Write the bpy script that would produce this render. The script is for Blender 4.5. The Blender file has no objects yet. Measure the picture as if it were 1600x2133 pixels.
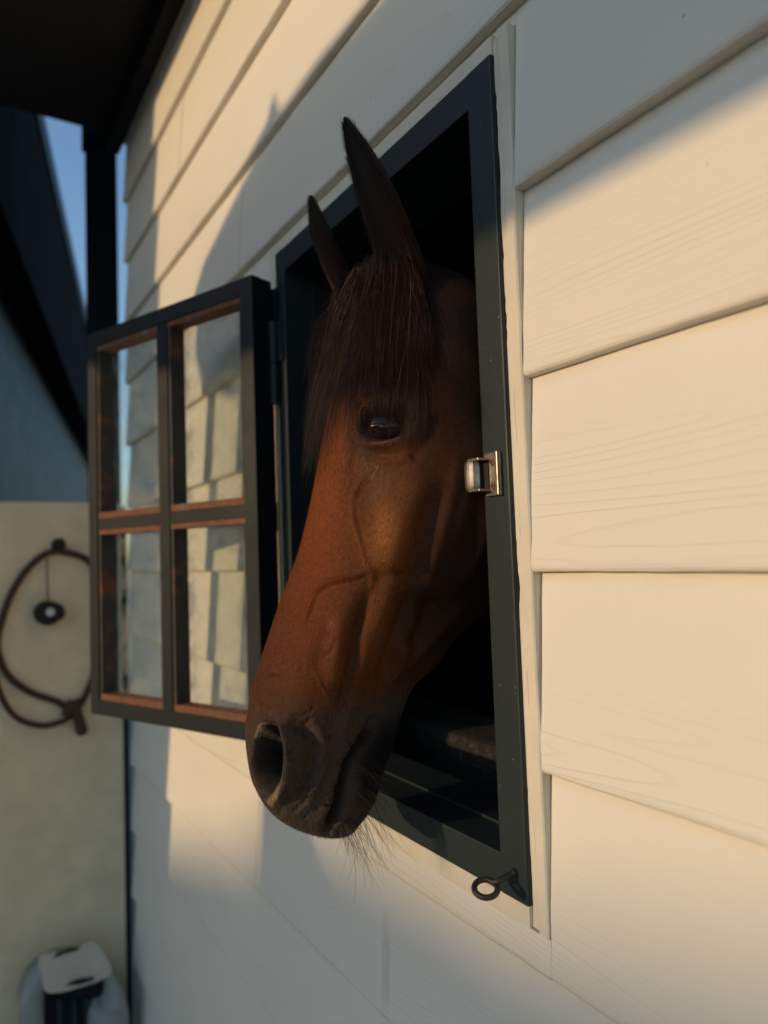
import bpy, bmesh, math, random
import numpy as np
from mathutils import Matrix, Vector
from mathutils.bvhtree import BVHTree
SC = bpy.context.scene
COL = SC.collection
rng = np.random.default_rng(7); random.seed(7)

# ---------------------------------------------------------------- camera, measured from the vanishing points
F_PX = 1500.; CX, CY = 800., 1066.5
def _ray(x, y): v = np.array([x-CX, y-CY, F_PX]); return v/np.linalg.norm(v)
_h, _h2 = _ray(-130, 1190), _ray(-1246, 1229)
_up = np.cross(_h2, _h); _up /= np.linalg.norm(_up)
if _up[1] > 0: _up = -_up
_X, _Z = -_h, _up; _Y = np.cross(_Z, _X)
R = np.array([_X, _Y, _Z]); CAM = np.array([0., -.5, 1.65])
cam = bpy.data.cameras.new('camera'); co = bpy.data.objects.new('camera', cam); COL.objects.link(co)
cols = [R@np.array([1., 0, 0]), R@np.array([0, -1., 0]), R@np.array([0, 0, -1.])]
m = Matrix.Identity(4)
for j in range(3):
    for i in range(3): m[i][j] = float(cols[j][i])
for i in range(3): m[i][3] = float(CAM[i])
co.matrix_world = m
cam.sensor_width = 36; cam.sensor_fit = 'AUTO'; cam.lens = F_PX/2133*36
cam.clip_start = .02; cam.clip_end = 500
cam.dof.use_dof = True; cam.dof.focus_distance = .77; cam.dof.aperture_fstop = 2.9
SC.camera = co
def wdir(x, y): return R@np.array([(x-CX)/F_PX, (y-CY)/F_PX, 1.])
def proj(P):
    q = (np.asarray(P, float)-CAM)@R
    return np.stack([CX+F_PX*q[..., 0]/q[..., 2], CY+F_PX*q[..., 1]/q[..., 2]], -1), q[..., 2]
def on_wall(x, y, py=0.): v = wdir(x, y); return CAM+v*(py-CAM[1])/v[1]
def on_x(x, y, px): v = wdir(x, y); return CAM+v*(px-CAM[0])/v[0]
def at_depth(x, y, t): return CAM+wdir(x, y)*t

# ---------------------------------------------------------------- light
SUN = np.array([-.17, -1., .18])
w = bpy.data.worlds.new("World"); SC.world = w; w.use_nodes = True
nt = w.node_tree; bg = nt.nodes['Background']
sky = nt.nodes.new('ShaderNodeTexSky'); sky.sky_type = 'NISHITA'; sky.sun_disc = False
sky.sun_elevation = math.atan2(SUN[2], math.hypot(SUN[0], SUN[1])); sky.sun_rotation = math.atan2(SUN[0], SUN[1])
sky.air_density = 1.; sky.dust_density = .9; sky.ozone_density = 2.5
nt.links.new(sky.outputs[0], bg.inputs[0]); bg.inputs[1].default_value = .12
sl = bpy.data.lights.new('sun', 'SUN'); sl.energy = 2.0; sl.angle = math.radians(.55); sl.color = (.53, .372, .20)
so = bpy.data.objects.new('sun', sl); COL.objects.link(so)
so.rotation_euler = Vector(SUN).to_track_quat('Z', 'Y').to_euler()
SC.view_settings.view_transform = 'Standard'; SC.view_settings.look = 'None'; SC.view_settings.gamma = 1
SC.view_settings.exposure = 1.1

# ---------------------------------------------------------------- helpers
def tag(o, label=None, cat=None, group=None, kind=None):
    if label: o['label'] = label
    if cat: o['category'] = cat
    if group: o['group'] = group
    if kind: o['kind'] = kind
    return o
def empty(name, loc=(0, 0, 0)):
    o = bpy.data.objects.new(name, None); o.location = loc; o.empty_display_size = .1; COL.objects.link(o); return o
def link(name, me, mat=None, parent=None, smooth=False):
    o = bpy.data.objects.new(name, me); COL.objects.link(o)
    if mat is not None: me.materials.append(mat)
    if parent is not None:
        o.parent = parent; o.matrix_parent_inverse = Matrix.Translation(-Vector(parent.location)) if parent.type == 'EMPTY' else Matrix.Identity(4)
    if smooth: me.polygons.foreach_set('use_smooth', [True]*len(me.polygons))
    return o
def mesh(name, V, Fc, mat=None, parent=None, smooth=False, col=None):
    me = bpy.data.meshes.new(name); V = np.asarray(V, np.float32)
    if isinstance(Fc, np.ndarray):
        n, k = Fc.shape
        me.vertices.add(len(V)); me.vertices.foreach_set('co', V.ravel())
        me.loops.add(n*k); me.loops.foreach_set('vertex_index', Fc.astype(np.int32).ravel())
        me.polygons.add(n); me.polygons.foreach_set('loop_start', np.arange(0, n*k, k, dtype=np.int32))
        me.polygons.foreach_set('loop_total', np.full(n, k, np.int32))
        me.update(calc_edges=True); me.validate()
    else:
        me.from_pydata([tuple(map(float, v)) for v in V], [], [tuple(int(i) for i in f) for f in Fc]); me.update()
    if col is not None:
        a = me.color_attributes.new('pigment_light', 'FLOAT_COLOR', 'POINT')
        c4 = np.ones((len(V), 4), np.float32); c4[:, :3] = col; a.data.foreach_set('color', c4.ravel())
    return link(name, me, mat, parent, smooth)
class B:                                       # collects boxes and tubes into one mesh
    def __init__(s): s.bm = bmesh.new()
    def box(s, a, b, rot=None, bev=0.):
        a, b = np.minimum(a, b), np.maximum(a, b)
        r = bmesh.ops.create_cube(s.bm, size=1)
        vs = r['verts']
        for v in vs:
            v.co = Vector([(a[i]+b[i])/2+v.co[i]*(b[i]-a[i]) for i in range(3)])
        if bev:
            es = list({e for v in vs for e in v.link_edges})
            q = bmesh.ops.bevel(s.bm, geom=es, offset=bev, segments=2, affect='EDGES', profile=.6)
            vs = list({v for f in q['faces'] for v in f.verts} | {v for v in vs if v.is_valid})
        if rot is not None:
            for v in vs: v.co = rot@v.co
        return s
    def poly(s, pts, vec):                     # extruded polygon
        n = len(pts); v1 = [s.bm.verts.new(Vector(p)) for p in pts]; v2 = [s.bm.verts.new(Vector(p)+Vector(vec)) for p in pts]
        s.bm.faces.new(v1); s.bm.faces.new(v2[::-1])
        for i in range(n): s.bm.faces.new([v1[i], v2[i], v2[(i+1) % n], v1[(i+1) % n]])
        return s
    def tube(s, P, r, n=10, closed=False):
        P = [Vector(p) for p in P]; rr = r if hasattr(r, '__len__') else [r]*len(P); rings = []
        u = None
        for i, p in enumerate(P):
            t = (P[(i+1) % len(P)] if (closed or i < len(P)-1) else P[i])-(P[i-1] if (closed or i) else P[0]); t.normalize()
            if u is None: u = t.orthogonal().normalized()
            u = (u-t*u.dot(t)).normalized(); b = t.cross(u)
            rings.append([s.bm.verts.new(p+(u*math.cos(k*2*math.pi/n)+b*math.sin(k*2*math.pi/n))*rr[i]) for k in range(n)])
        m_ = len(P) if closed else len(P)-1
        for i in range(m_):
            a, b_ = rings[i], rings[(i+1) % len(P)]
            for k in range(n): s.bm.faces.new([a[k], a[(k+1) % n], b_[(k+1) % n], b_[k]])
        if not closed: s.bm.faces.new(rings[0][::-1]); s.bm.faces.new(rings[-1])
        return s
    def build(s, name, mat, parent=None, smooth=False):
        me = bpy.data.meshes.new(name); bmesh.ops.recalc_face_normals(s.bm, faces=s.bm.faces[:])
        s.bm.to_mesh(me); s.bm.free()
        o = link(name, me, mat, parent)
        if smooth: me.polygons.foreach_set('use_smooth', [True]*len(me.polygons))
        return o
class N:                                       # tiny node helper
    def __init__(s, name):
        s.m = bpy.data.materials.new(name); s.m.use_nodes = True; s.t = s.m.node_tree; s.p = s.t.nodes['Principled BSDF']; s.out = s.t.nodes['Material Output']
    def n(s, typ, ins=None, **kw):
        nd = s.t.nodes.new('ShaderNode'+typ)
        for k, v in kw.items(): setattr(nd, k, v)
        for k, v in (ins or {}).items(): s.set(nd.inputs[k], v)
        return nd
    def set(s, sock, v):
        if isinstance(v, bpy.types.NodeSocket): s.t.links.new(v, sock)
        elif isinstance(v, bpy.types.Node): s.t.links.new(v.outputs[0], sock)
        else: sock.default_value = v
    def obj(s, scale=(1, 1, 1), loc=(0, 0, 0)):
        tc = s.n('TexCoord'); mp = s.n('Mapping', {0: tc.outputs['Object'], 'Scale': scale, 'Location': loc}); return mp.outputs[0]
    def noise(s, vec, scale, detail=4, rough=.55, dist=0.): return s.n('TexNoise', {'Vector': vec, 'Scale': scale, 'Detail': detail, 'Roughness': rough, 'Distortion': dist}).outputs[0]
    def math(s, op, a, b=None, c=None, clamp=False):
        nd = s.n('Math', {0: a}, operation=op, use_clamp=clamp)
        if b is not None: s.set(nd.inputs[1], b)
        if c is not None: s.set(nd.inputs[2], c)
        return nd.outputs[0]
    def ramp(s, fac, stops, interp='LINEAR'):
        nd = s.n('ValToRGB', {0: fac}); cr = nd.color_ramp; cr.interpolation = interp
        while len(cr.elements) < len(stops): cr.elements.new(.5)
        for e, (p, c) in zip(cr.elements, stops):
            e.position = p; e.color = (c, c, c, 1) if not hasattr(c, '__len__') else (*c, 1)
        return nd.outputs[0]
    def mix(s, fac, a, b, mode='MIX'):
        nd = s.n('MixRGB', blend_type=mode); s.set(nd.inputs[0], fac)
        for i, v in ((1, a), (2, b)):
            s.set(nd.inputs[i], (*v, 1) if isinstance(v, tuple) and len(v) == 3 else v)
        return nd.outputs[0]
    def P(s, **kw):
        for k, v in kw.items():
            k = k.replace('_', ' ')
            if isinstance(v, tuple) and len(v) == 3: v = (*v, 1)
            s.set(s.p.inputs[k], v)
        return s
    def bump(s, h, dist, strength=1., normal=None):
        nd = s.n('Bump', {'Height': h, 'Distance': dist, 'Strength': strength})
        if normal is not None: s.set(nd.inputs['Normal'], normal)
        s.set(s.p.inputs['Normal'], nd.outputs[0]); return nd.outputs[0]

# ---------------------------------------------------------------- materials
Z0, EXPO = 1.629, .1955
def m_siding():
    s = N('painted_board'); tc = s.n('TexCoord'); sep = s.n('SeparateXYZ', {0: tc.outputs['Object']})
    zz = s.math('DIVIDE', s.math('SUBTRACT', sep.outputs[2], Z0), EXPO); k = s.math('FLOOR', zz); fr = s.math('FRACT', zz)
    x2 = s.math('ADD', sep.outputs[0], s.math('MULTIPLY', k, 7.31))
    v1 = s.n('CombineXYZ', {0: s.math('MULTIPLY', x2, .42), 1: s.math('MULTIPLY', k, 3.7), 2: s.math('MULTIPLY', sep.outputs[2], 6.5)})
    n1 = s.noise(v1, 1.6, 1.5, .4, .0)
    warp = s.noise(s.n('CombineXYZ', {0: s.math('MULTIPLY', x2, 14.), 1: k, 2: s.math('MULTIPLY', sep.outputs[2], 25.)}), 1., 2, .5)
    c = s.math('FRACT', s.math('ADD', s.math('MULTIPLY', n1, 36.), s.math('MULTIPLY', warp, .35)))
    line = s.ramp(c, [(0, 0.), (.05, 0.), (.13, 1.), (.9, .75), (1., .15)])          # grain lines: thin dips
    # grain shows in bands of each board, clear between
    mask = s.ramp(s.math('ADD', s.noise(s.n('CombineXYZ', {0: s.math('MULTIPLY', x2, .9), 1: k, 2: s.math('MULTIPLY', sep.outputs[2], 9.)}), 1., 2, .5),
                        s.math('MULTIPLY', s.math('SUBTRACT', .42, fr), .42)), [(.45, .06), (.62, 1.)])
    g = s.mix(mask, (1., 1., 1.), line)
    fine = s.noise(s.n('CombineXYZ', {0: s.math('MULTIPLY', x2, 8.), 1: k, 2: s.math('MULTIPLY', sep.outputs[2], 260.)}), 1., 3, .6)
    brush = s.noise(s.n('CombineXYZ', {0: s.math('MULTIPLY', x2, 30.), 1: k, 2: s.math('MULTIPLY', sep.outputs[2], 120.)}), 1., 3, .6)
    h = s.math('ADD', s.math('MULTIPLY', g, 1.), s.math('ADD', s.math('MULTIPLY', fine, .22), s.math('MULTIPLY', brush, .35)))
    b1 = s.bump(h, .0008, .5)
    big = s.noise(tc.outputs['Object'], 5., 3, .5); s.bump(big, .004, .3, b1)
    blot = s.noise(tc.outputs['Object'], 3.1, 5, .6)
    base = s.mix(s.ramp(blot, [(.35, 0.), (.7, 1.)]), (.80, .735, .635), (.755, .70, .605))
    base = s.mix(s.math('MULTIPLY', s.math('SUBTRACT', 1., g), .13), base, (.52, .44, .35))
    vo = s.n('TexVoronoi', {'Vector': tc.outputs['Object'], 'Scale': 19.}); vo2 = s.n('TexVoronoi', {'Vector': tc.outputs['Object'], 'Scale': 46.})
    pick = s.ramp(s.n('SeparateColor', {0: vo.outputs['Color']}).outputs[0], [(.60, 0.), (.62, 1.)]); pick2 = s.ramp(s.n('SeparateColor', {0: vo2.outputs['Color']}).outputs[1], [(.86, 0.), (.88, 1.)])
    sp = s.math('MULTIPLY', s.ramp(vo.outputs[0], [(.022, 1.), (.045, 0.)]), pick)
    sp2 = s.math('MULTIPLY', s.ramp(vo2.outputs[0], [(.04, 1.), (.08, 0.)]), pick2)
    base = s.mix(s.math('MULTIPLY', s.math('MAXIMUM', sp, sp2), .6), base, (.30, .23, .17))
    # grime that gathers just under and above each lap
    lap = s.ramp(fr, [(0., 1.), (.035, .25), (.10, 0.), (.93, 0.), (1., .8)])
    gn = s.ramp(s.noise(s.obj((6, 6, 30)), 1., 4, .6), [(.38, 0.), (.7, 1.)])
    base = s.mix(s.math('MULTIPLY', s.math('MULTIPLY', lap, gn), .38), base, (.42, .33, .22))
    # run stain under the sill
    st = on_wall(797, 1990)
    dx = s.math('ABSOLUTE', s.math('SUBTRACT', s.math('ADD', sep.outputs[0], s.math('MULTIPLY', s.noise(tc.outputs['Object'], 40., 2), .006)), float(st[0])+.003))
    dz = s.math('ABSOLUTE', s.math('SUBTRACT', sep.outputs[2], float(st[2])-.01))
    stn = s.math('MULTIPLY', s.ramp(dx, [(.009, 1.), (.0105, 0.)]), s.ramp(dz, [(.02, 1.), (.075, 0.)]))
    base = s.mix(s.math('MULTIPLY', s.math('MULTIPLY', stn, s.ramp(s.noise(s.obj((60, 60, 14)), 1., 4, .7), [(.3, .15), (.6, 1.)])), .42), base, (.42, .40, .36))
    s.P(Base_Color=base, Roughness=.62); s.p.inputs['Specular IOR Level'].default_value = .25
    return s.m
def m_paint(name, c, rough=.6, bumpd=.0006, sc=60., spots=None, spec=.3):
    s = N(name); v = s.obj(); a = s.noise(v, 9., 5, .6)
    base = s.mix(s.ramp(a, [(.3, 0.), (.7, 1.)]), c, tuple(x*.82 for x in c))
    if spots:
        vo = s.n('TexVoronoi', {'Vector': v, 'Scale': 130.}); pk = s.ramp(s.n('SeparateColor', {0: vo.outputs['Color']}).outputs[0], [(.93, 0.), (.94, 1.)])
        base = s.mix(s.math('MULTIPLY', s.ramp(vo.outputs[0], [(.09, 1.), (.16, 0.)]), pk), base, spots)
        scr = s.ramp(s.noise(s.obj((300, 300, 8)), 1., 3, .7), [(.72, 0.), (.78, 1.)])
        base = s.mix(s.math('MULTIPLY', scr, .25), base, spots)
    s.P(Base_Color=base, Roughness=s.math('ADD', s.math('MULTIPLY', a, .25), rough-.12)); s.bump(s.noise(v, sc, 4, .6), bumpd)
    s.p.inputs['Specular IOR Level'].default_value = spec
    return s.m
def m_rusty(nm='rusty_painted_steel', lo=.46, hi=.56, pc=(.17, .155, .12)):
    s = N(nm); v = s.obj(); a = s.noise(v, 14., 6, .65); b = s.noise(v, 90., 4, .7)
    r = s.mix(s.ramp(b, [(.3, 0.), (.7, 1.)]), (.24, .085, .03), (.11, .035, .015))
    c = s.mix(s.ramp(a, [(lo, 0.), (hi, 1.)]), r, pc)
    s.P(Base_Color=c, Roughness=.75); s.bump(b, .0015); return s.m
M = {}
M['siding'] = m_siding()
M['trim'] = m_paint('trim_paint', (.79, .70, .56), .65, .0012, 45.)
M['steel'] = m_paint('dark_green_steel', (.020, .030, .031), .5, .0005, 70., (.15, .155, .14), .35)
M['steel2'] = m_paint('casement_steel', (.010, .015, .018), .55, .0006, 60., (.06, .06, .05), .22)
M['rust'] = m_rusty(lo=.56, hi=.68); M['rustdark'] = m_rusty('dark_bead_paint', .34, .48, (.035, .034, .028))
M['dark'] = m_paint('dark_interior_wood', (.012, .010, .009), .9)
M['soffit'] = m_paint('dark_soffit', (.012, .012, .014), .85)
M['shade'] = m_paint('tarred_fascia', (.006, .006, .007), .95, spec=.05)
M['navy'] = m_paint('dark_post_paint', (.012, .015, .022), .6)
M['bluewall'] = m_paint('blue_grey_sheet', (.030, .055, .075), .6)
M['white'] = m_paint('white_panel_paint', (.85, .70, .47), .6, .0008, 30.)
M['rope'] = m_paint('brown_rope', (.085, .045, .030), .9, .004, 110.)
M['black'] = m_paint('black_rubber', (.015, .014, .013), .6)
M['yellow'] = m_paint('yellow_plastic', (.55, .42, .03), .5)
M['tagwhite'] = m_paint('white_plastic', (.75, .70, .66), .5)
M['cream'] = m_paint('cream_plastic', (.60, .55, .45), .45)
M['bin'] = m_paint('pale_bin_plastic', (.38, .40, .37), .45)
M['iron'] = m_paint('rusty_iron', (.035, .026, .026), .45, .0012, 200., (.16, .06, .03), .5)
M['canvas'] = m_paint('blocker_canvas', (.25, .24, .22), .9)
M['hay'] = m_paint('blocker_timber', (.22, .16, .09), .9)
M['occluder'] = m_paint('occluder_leaf', (.05, .08, .03), .9, .02, 20.)
s = N('galvanised_metal'); v = s.obj(); a = s.noise(v, 120., 4, .6)
s.P(Base_Color=s.mix(s.ramp(a, [(.35, 0.), (.7, 1.)]), (.46, .43, .36), (.30, .25, .19)), Metallic=.9, Roughness=.34); s.bump(a, .0003); M['galv'] = s.m
s = N('red_screw'); s.P(Base_Color=(.30, .09, .06), Metallic=.3, Roughness=.5); s.bump(s.noise(s.obj(), 400., 3), .0004); M['screw'] = s.m
s = N('sandy_ground'); v = s.obj(); a = s.noise(v, 1.3, 8, .65)
s.P(Base_Color=s.mix(a, (.42, .36, .28), (.30, .25, .18)), Roughness=.95); s.bump(s.noise(v, 30., 6, .7), .01); M['ground'] = s.m
# window glass: clear sheet with reflections and a film of dirt
s = N('dusty_glass'); v = s.obj()
tr = s.n('BsdfTransparent', {0: (.93, .955, .94, 1)}); gl = s.n('BsdfGlossy', {'Color': (1, 1, 1, 1), 'Roughness': .03})
lw = s.n('LayerWeight', {0: .5}); frn = s.math('ADD', s.math('MULTIPLY', s.math('POWER', lw.outputs[1], 5.), .5), .06); mx = s.n('MixShader', {0: frn, 1: tr.outputs[0], 2: gl.outputs[0]})
df = s.n('BsdfDiffuse', {0: (.46, .47, .42, 1)})
uv = s.n('UVMap'); se = s.n('SeparateXYZ', {0: uv.outputs[0]})
ex = s.math('MINIMUM', se.outputs[0], s.math('SUBTRACT', 1., se.outputs[0])); ey = s.math('MINIMUM', se.outputs[1], s.math('SUBTRACT', 1.15, se.outputs[1]))
dirt = s.math('MULTIPLY', s.ramp(s.noise(v, 22., 6, .7), [(.38, .0), (.72, .44)]), s.ramp(s.math('MINIMUM', s.math('MULTIPLY', ex, .7), ey), [(0., .9), (.06, .7), (.2, .27)]))
mx2 = s.n('MixShader', {0: s.math('MULTIPLY', dirt, 1.2, clamp=True), 1: mx.outputs[0], 2: df.outputs[0]})
s.t.links.new(mx2.outputs[0], s.out.inputs[0]); M['glass'] = s.m
def m_coat(name, rough, hair=False):
    s = N(name); at = s.n('Attribute', attribute_name='pigment_light'); v = s.obj()
    if hair:
        s.P(Base_Color=at.outputs[0], Roughness=rough); s.p.inputs['Specular IOR Level'].default_value = .2
    else:
        st = s.noise(s.obj((900, 900, 350)), 1., 3, .7); big = s.noise(v, 60., 4, .6)
        c = s.mix(s.ramp(st, [(.3, 0.), (.7, 1.)]), at.outputs[0], s.mix(1., at.outputs[0], (.62, .60, .60), 'MULTIPLY'))
        s.P(Base_Color=c, Roughness=rough); s.p.inputs['Specular IOR Level'].default_value = .14
        s.p.inputs['Sheen Weight'].default_value = .03; s.p.inputs['Sheen Roughness'].default_value = .4
        b1 = s.bump(st, .0007, .8); s.bump(big, .0022, .6, b1)
    return s.m
M['coat'] = m_coat('horse_coat', .62); M['hair'] = m_coat('horse_hair', .38, True)
s = N('horse_eye'); s.P(Base_Color=(.014, .005, .003), Roughness=.04); s.p.inputs['Specular IOR Level'].default_value = .35; M['eye'] = s.m

# ---------------------------------------------------------------- ground
mesh('ground', [(-150, -150, 0), (150, -150, 0), (150, 150, 0), (-150, 150, 0)], [(0, 1, 2, 3)], M['ground'])['kind'] = 'structure'

# ---------------------------------------------------------------- stable building
XL, XR, ZT = -2.32, 3.2, 3.30
OX0, OX1, OZ0, OZ1 = -1.165, -.531, 1.275, 2.200          # hole in the boarding
FX0, FX1, FZ0, FZ1 = -1.133, -.557, 1.297, 2.180           # outside of the steel frame
stable = tag(empty('stable_building', (XL, 0, 0)), 'white clapboard stable wall with a window opening for the horse', 'building')
def siding():
    V, Fq = [], []
    def board(x0, x1, zb, zlo, zhi, seed, z_top):
        prof = [(.019, 0.), (.0045, .0002), (.0016, .0012), (.0002, .0038), (.0, .0075)]
        ks = [.03, .06, .1, .15, EXPO+.012]
        prof += [(.0145*(k/ (EXPO+.012)), k) for k in ks]
        n = max(2, int((x1-x0)/.012)); xs = np.linspace(x0, x1, n)
        wob = .0005*np.sin(xs*5+seed)+.0002*np.sin(xs*31+seed*3)+.00012*np.sin(xs*83+seed*5)
        chip = np.interp(xs, np.linspace(x0, x1, n), np.convolve(np.random.default_rng(seed).normal(0, .0003, n), np.ones(3)/3, 'same'))
        base = len(V); pr = [p for p in prof]
        rows = []
        for (y, z) in pr: rows.append((y, zb+z))
        zs = [r[1] for r in rows]
        if zlo > zb+.02: rows = [(np.interp(zlo, zs[4:], [r[0] for r in rows][4:])+.012, zlo), (np.interp(zlo, zs[4:], [r[0] for r in rows][4:]), zlo)]+[r for r in rows if r[1] > zlo+.004]
        if zhi < z_top: 
            yy = np.interp(zhi, [r[1] for r in rows][1:], [r[0] for r in rows][1:]); rows = [r for r in rows if r[1] < zhi-.004]+[(yy, zhi), (yy+.012, zhi)]
        m_ = len(rows)
        for i, x in enumerate(xs):
            xx = x+(0 if 0 < i < n-1 else 0)
            for j, (y, z) in enumerate(rows):
                V.append((xx + (.0008*math.sin(z*140+seed)+.0005*math.sin(z*420+seed) if i in (0, n-1) else 0), y+.0008*math.sin(x*5+seed)*(j > 1), z+wob[i]*(j < 5)+chip[i]*(j < 4)))
        for i in range(n-1):
            for j in range(m_-1):
                a = base+i*m_+j; Fq.append((a, a+1, a+m_+1, a+m_))
        # end grain caps
        for i, fl in ((0, 1), (n-1, 0)):
            a = base+i*m_; b0 = len(V)
            for j, (y, z) in enumerate(rows): V.append((xs[i], .0195, z))
            for j in range(m_-1):
                q = (a+j, b0+j, b0+j+1, a+j+1); Fq.append(q if fl else q[::-1])
    k0 = int(math.floor((0-Z0)/EXPO)); k1 = int(math.ceil((ZT-Z0)/EXPO))
    for k in range(k0, k1):
        zb = Z0+k*EXPO; zt = zb+EXPO+.012
        joints = {3: [-1.31], -3: [-1.30, .9], -4: [-.35], 5: [-1.7], -5: [-1.9], 0: [1.2]}.get(k, [])
        def seg(x0, x1, zlo, zhi):
            cuts = [x0]+[j for j in joints if x0 < j < x1]+[x1]
            for q in range(len(cuts)-1):
                board(cuts[q]+(.0006 if q else 0), cuts[q+1]-(.0006 if q < len(cuts)-2 else 0), zb, zlo, zhi, (k*13+q*5+int(x0*7)) % 97+1, zt)
        lo, hi = zb, zb+EXPO
        if hi <= OZ0 or lo >= OZ1: seg(XL, XR, zb, zt)
        else:
            if lo < OZ0-.01:
                seg(XL, OX0, zb, zt); seg(OX1, XR, zb, zt); seg(OX0, OX1, zb, OZ0)
            elif hi > OZ1+.004:
                seg(XL, OX0, zb, zt); seg(OX1, XR, zb, zt); seg(OX0, OX1, OZ1, zt)
            else: seg(XL, OX0, zb, zt); seg(OX1, XR, zb, zt)
    return V, Fq
V, Fq = siding()
mesh('siding', V, Fq, M['siding'], stable)
# wall core behind the boards, with the opening
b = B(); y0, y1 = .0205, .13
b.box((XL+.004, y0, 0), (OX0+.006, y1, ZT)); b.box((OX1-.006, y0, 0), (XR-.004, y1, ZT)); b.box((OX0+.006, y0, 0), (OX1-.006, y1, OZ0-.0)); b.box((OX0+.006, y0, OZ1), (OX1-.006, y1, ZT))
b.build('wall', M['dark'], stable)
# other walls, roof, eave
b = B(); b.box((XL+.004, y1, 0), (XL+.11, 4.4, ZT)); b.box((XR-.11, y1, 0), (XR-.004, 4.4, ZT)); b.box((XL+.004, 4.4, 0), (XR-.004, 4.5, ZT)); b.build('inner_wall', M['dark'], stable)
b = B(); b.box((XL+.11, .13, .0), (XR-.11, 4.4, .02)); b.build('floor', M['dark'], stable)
b = B(); b.box((XL-.04, -.62, 3.045), (XR+.2, 4.7, 3.075)); b.box((XL-.06, -.65, 3.04), (XR+.2, -.62, 3.22)); b.box((XL-.045, -.04, 2.985), (XR, -.001, 3.044))
b.build('eave', M['soffit'], stable)
b = B(); b.poly([(XL-.1, -.70, 3.23), (XL-.1, -.70, 3.27), (XL-.1, 1.7, 4.35), (XL-.1, 4.8, 3.27), (XL-.1, 4.8, 3.23), (XL-.1, 1.7, 4.30)], (XR-XL+.3, 0, 0)); b.build('roof', M['soffit'], stable)

# timber trim round the frame: strips with slightly wandering edges
def strip(name, pts0, pts1, yf, yb, mat, parent, n=60, amp=.0008, seed=0):
    r = np.random.default_rng(seed); V = []; Fq = []
    def wob(): 
        a = r.normal(0, amp, n); return np.convolve(a, np.ones(5)/5, 'same')*1.7
    w0, w1 = wob(), wob(); p0a, p0b = map(np.array, pts0); p1a, p1b = map(np.array, pts1)
    ax = p1a-p0a; ax = ax/np.linalg.norm(ax)
    for i in range(n):
        t = i/(n-1); a = p0a+(p0b-p0a)*t+ax*w0[i]; c = p1a+(p1b-p1a)*t+ax*w1[i]
        e = min(.0015, np.linalg.norm(c-a)*.25)
        for q, y in ((a, yb), (a, yf+.0015), (a+ax*e, yf), (c-ax*e, yf), (c, yf+.0015), (c, yb)): V.append((q[0], y, q[1]))
    for i in range(n-1):
        for j in range(5): q = i*6+j; Fq.append((q, q+1, q+7, q+6))
    Fq.append(tuple(range(6))); Fq.append(tuple(range((n-1)*6, n*6))[::-1])
    return mesh(name, V, Fq, mat, parent)
tr_ = strip('window_trim', ((FX1+.0105, OZ0+.001), (FX1+.0105, OZ1-.001)), ((OX1-.0015, OZ0+.001), (OX1-.0015, OZ1-.001)), .0004, .02, M['trim'], stable, 90, .0005, 3)
strip('window_trim', ((FX1-.001, FZ0-.02), (FX1-.001, OZ1-.004)), ((FX1+.0095, FZ0-.02), (FX1+.0095, OZ1-.004)), .0040, .02, M['trim'], stable, 160, .0012, 5)
strip('window_trim', ((OX0+.001, FZ1+.001), (FX1-.002, FZ1+.001)), ((OX0+.001, OZ1+.004), (FX1-.002, OZ1+.004)), .0032, .02, M['trim'], stable, 90, .0007, 7)
strip('window_trim', ((OX0+.001, OZ0-.001), (FX1-.002, OZ0-.001)), ((OX0+.001, FZ0-.0005), (FX1-.002, FZ0-.0005)), .0012, .02, M['trim'], stable, 90, .0009, 9)
strip('window_trim', ((OX0+.001, OZ0+.016), (OX0+.001, OZ1-.004)), ((FX0-.001, OZ0+.016), (FX0-.001, OZ1-.004)), .0022, .02, M['trim'], stable, 60, .0007, 11)

# steel window frame
yF, yB, wF = -.0015, .050, .0405
b = B()
b.box((FX1-wF, yF, FZ0), (FX1, yB, FZ1), bev=.002)
b.box((FX0, yF, FZ0), (FX0+.034, yB, FZ1), bev=.002)
b.box((FX0+.0335, yF+.0006, FZ1-wF), (FX1-wF+.001, yB-.001, FZ1-.0003), bev=.0015)
b.box((FX0+.0335, yF+.0006, FZ0+.0003), (FX1-wF+.001, yB-.001, FZ0+wF), bev=.0015)
b.box((FX0+.010, yB, FZ0+.008), (FX0+.040, yB+.06, FZ1-.008)); b.box((FX1-wF-.004, yB, FZ0+.008), (FX1-.010, yB+.06, FZ1-.008))
b.box((FX0+.041, yB, FZ0+.009), (FX1-wF-.005, yB+.06, FZ0+wF+.003)); b.box((FX0+.041, yB, FZ1-wF-.003), (FX1-wF-.005, yB+.06, FZ1-.009))
frame = b.build('window_frame', M['steel'], stable)
# hinge barrels on the far jamb
for zt in ((2.058, 1.985, 1.915), (1.54, 1.47, 1.40)):
    b = B(); hx, hy = FX0+.004, -.010
    b.tube([(hx, hy, zt[1]+.001), (hx, hy, zt[0])], .0085, 16); b.tube([(hx, hy, zt[2]), (hx, hy, zt[1]-.001)], .0085, 16)
    b.box((hx, -.006, zt[1]+.002), (hx+.026, -.002, zt[0]-.002))
    b.build('hinge', M['steel'], frame)
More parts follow.
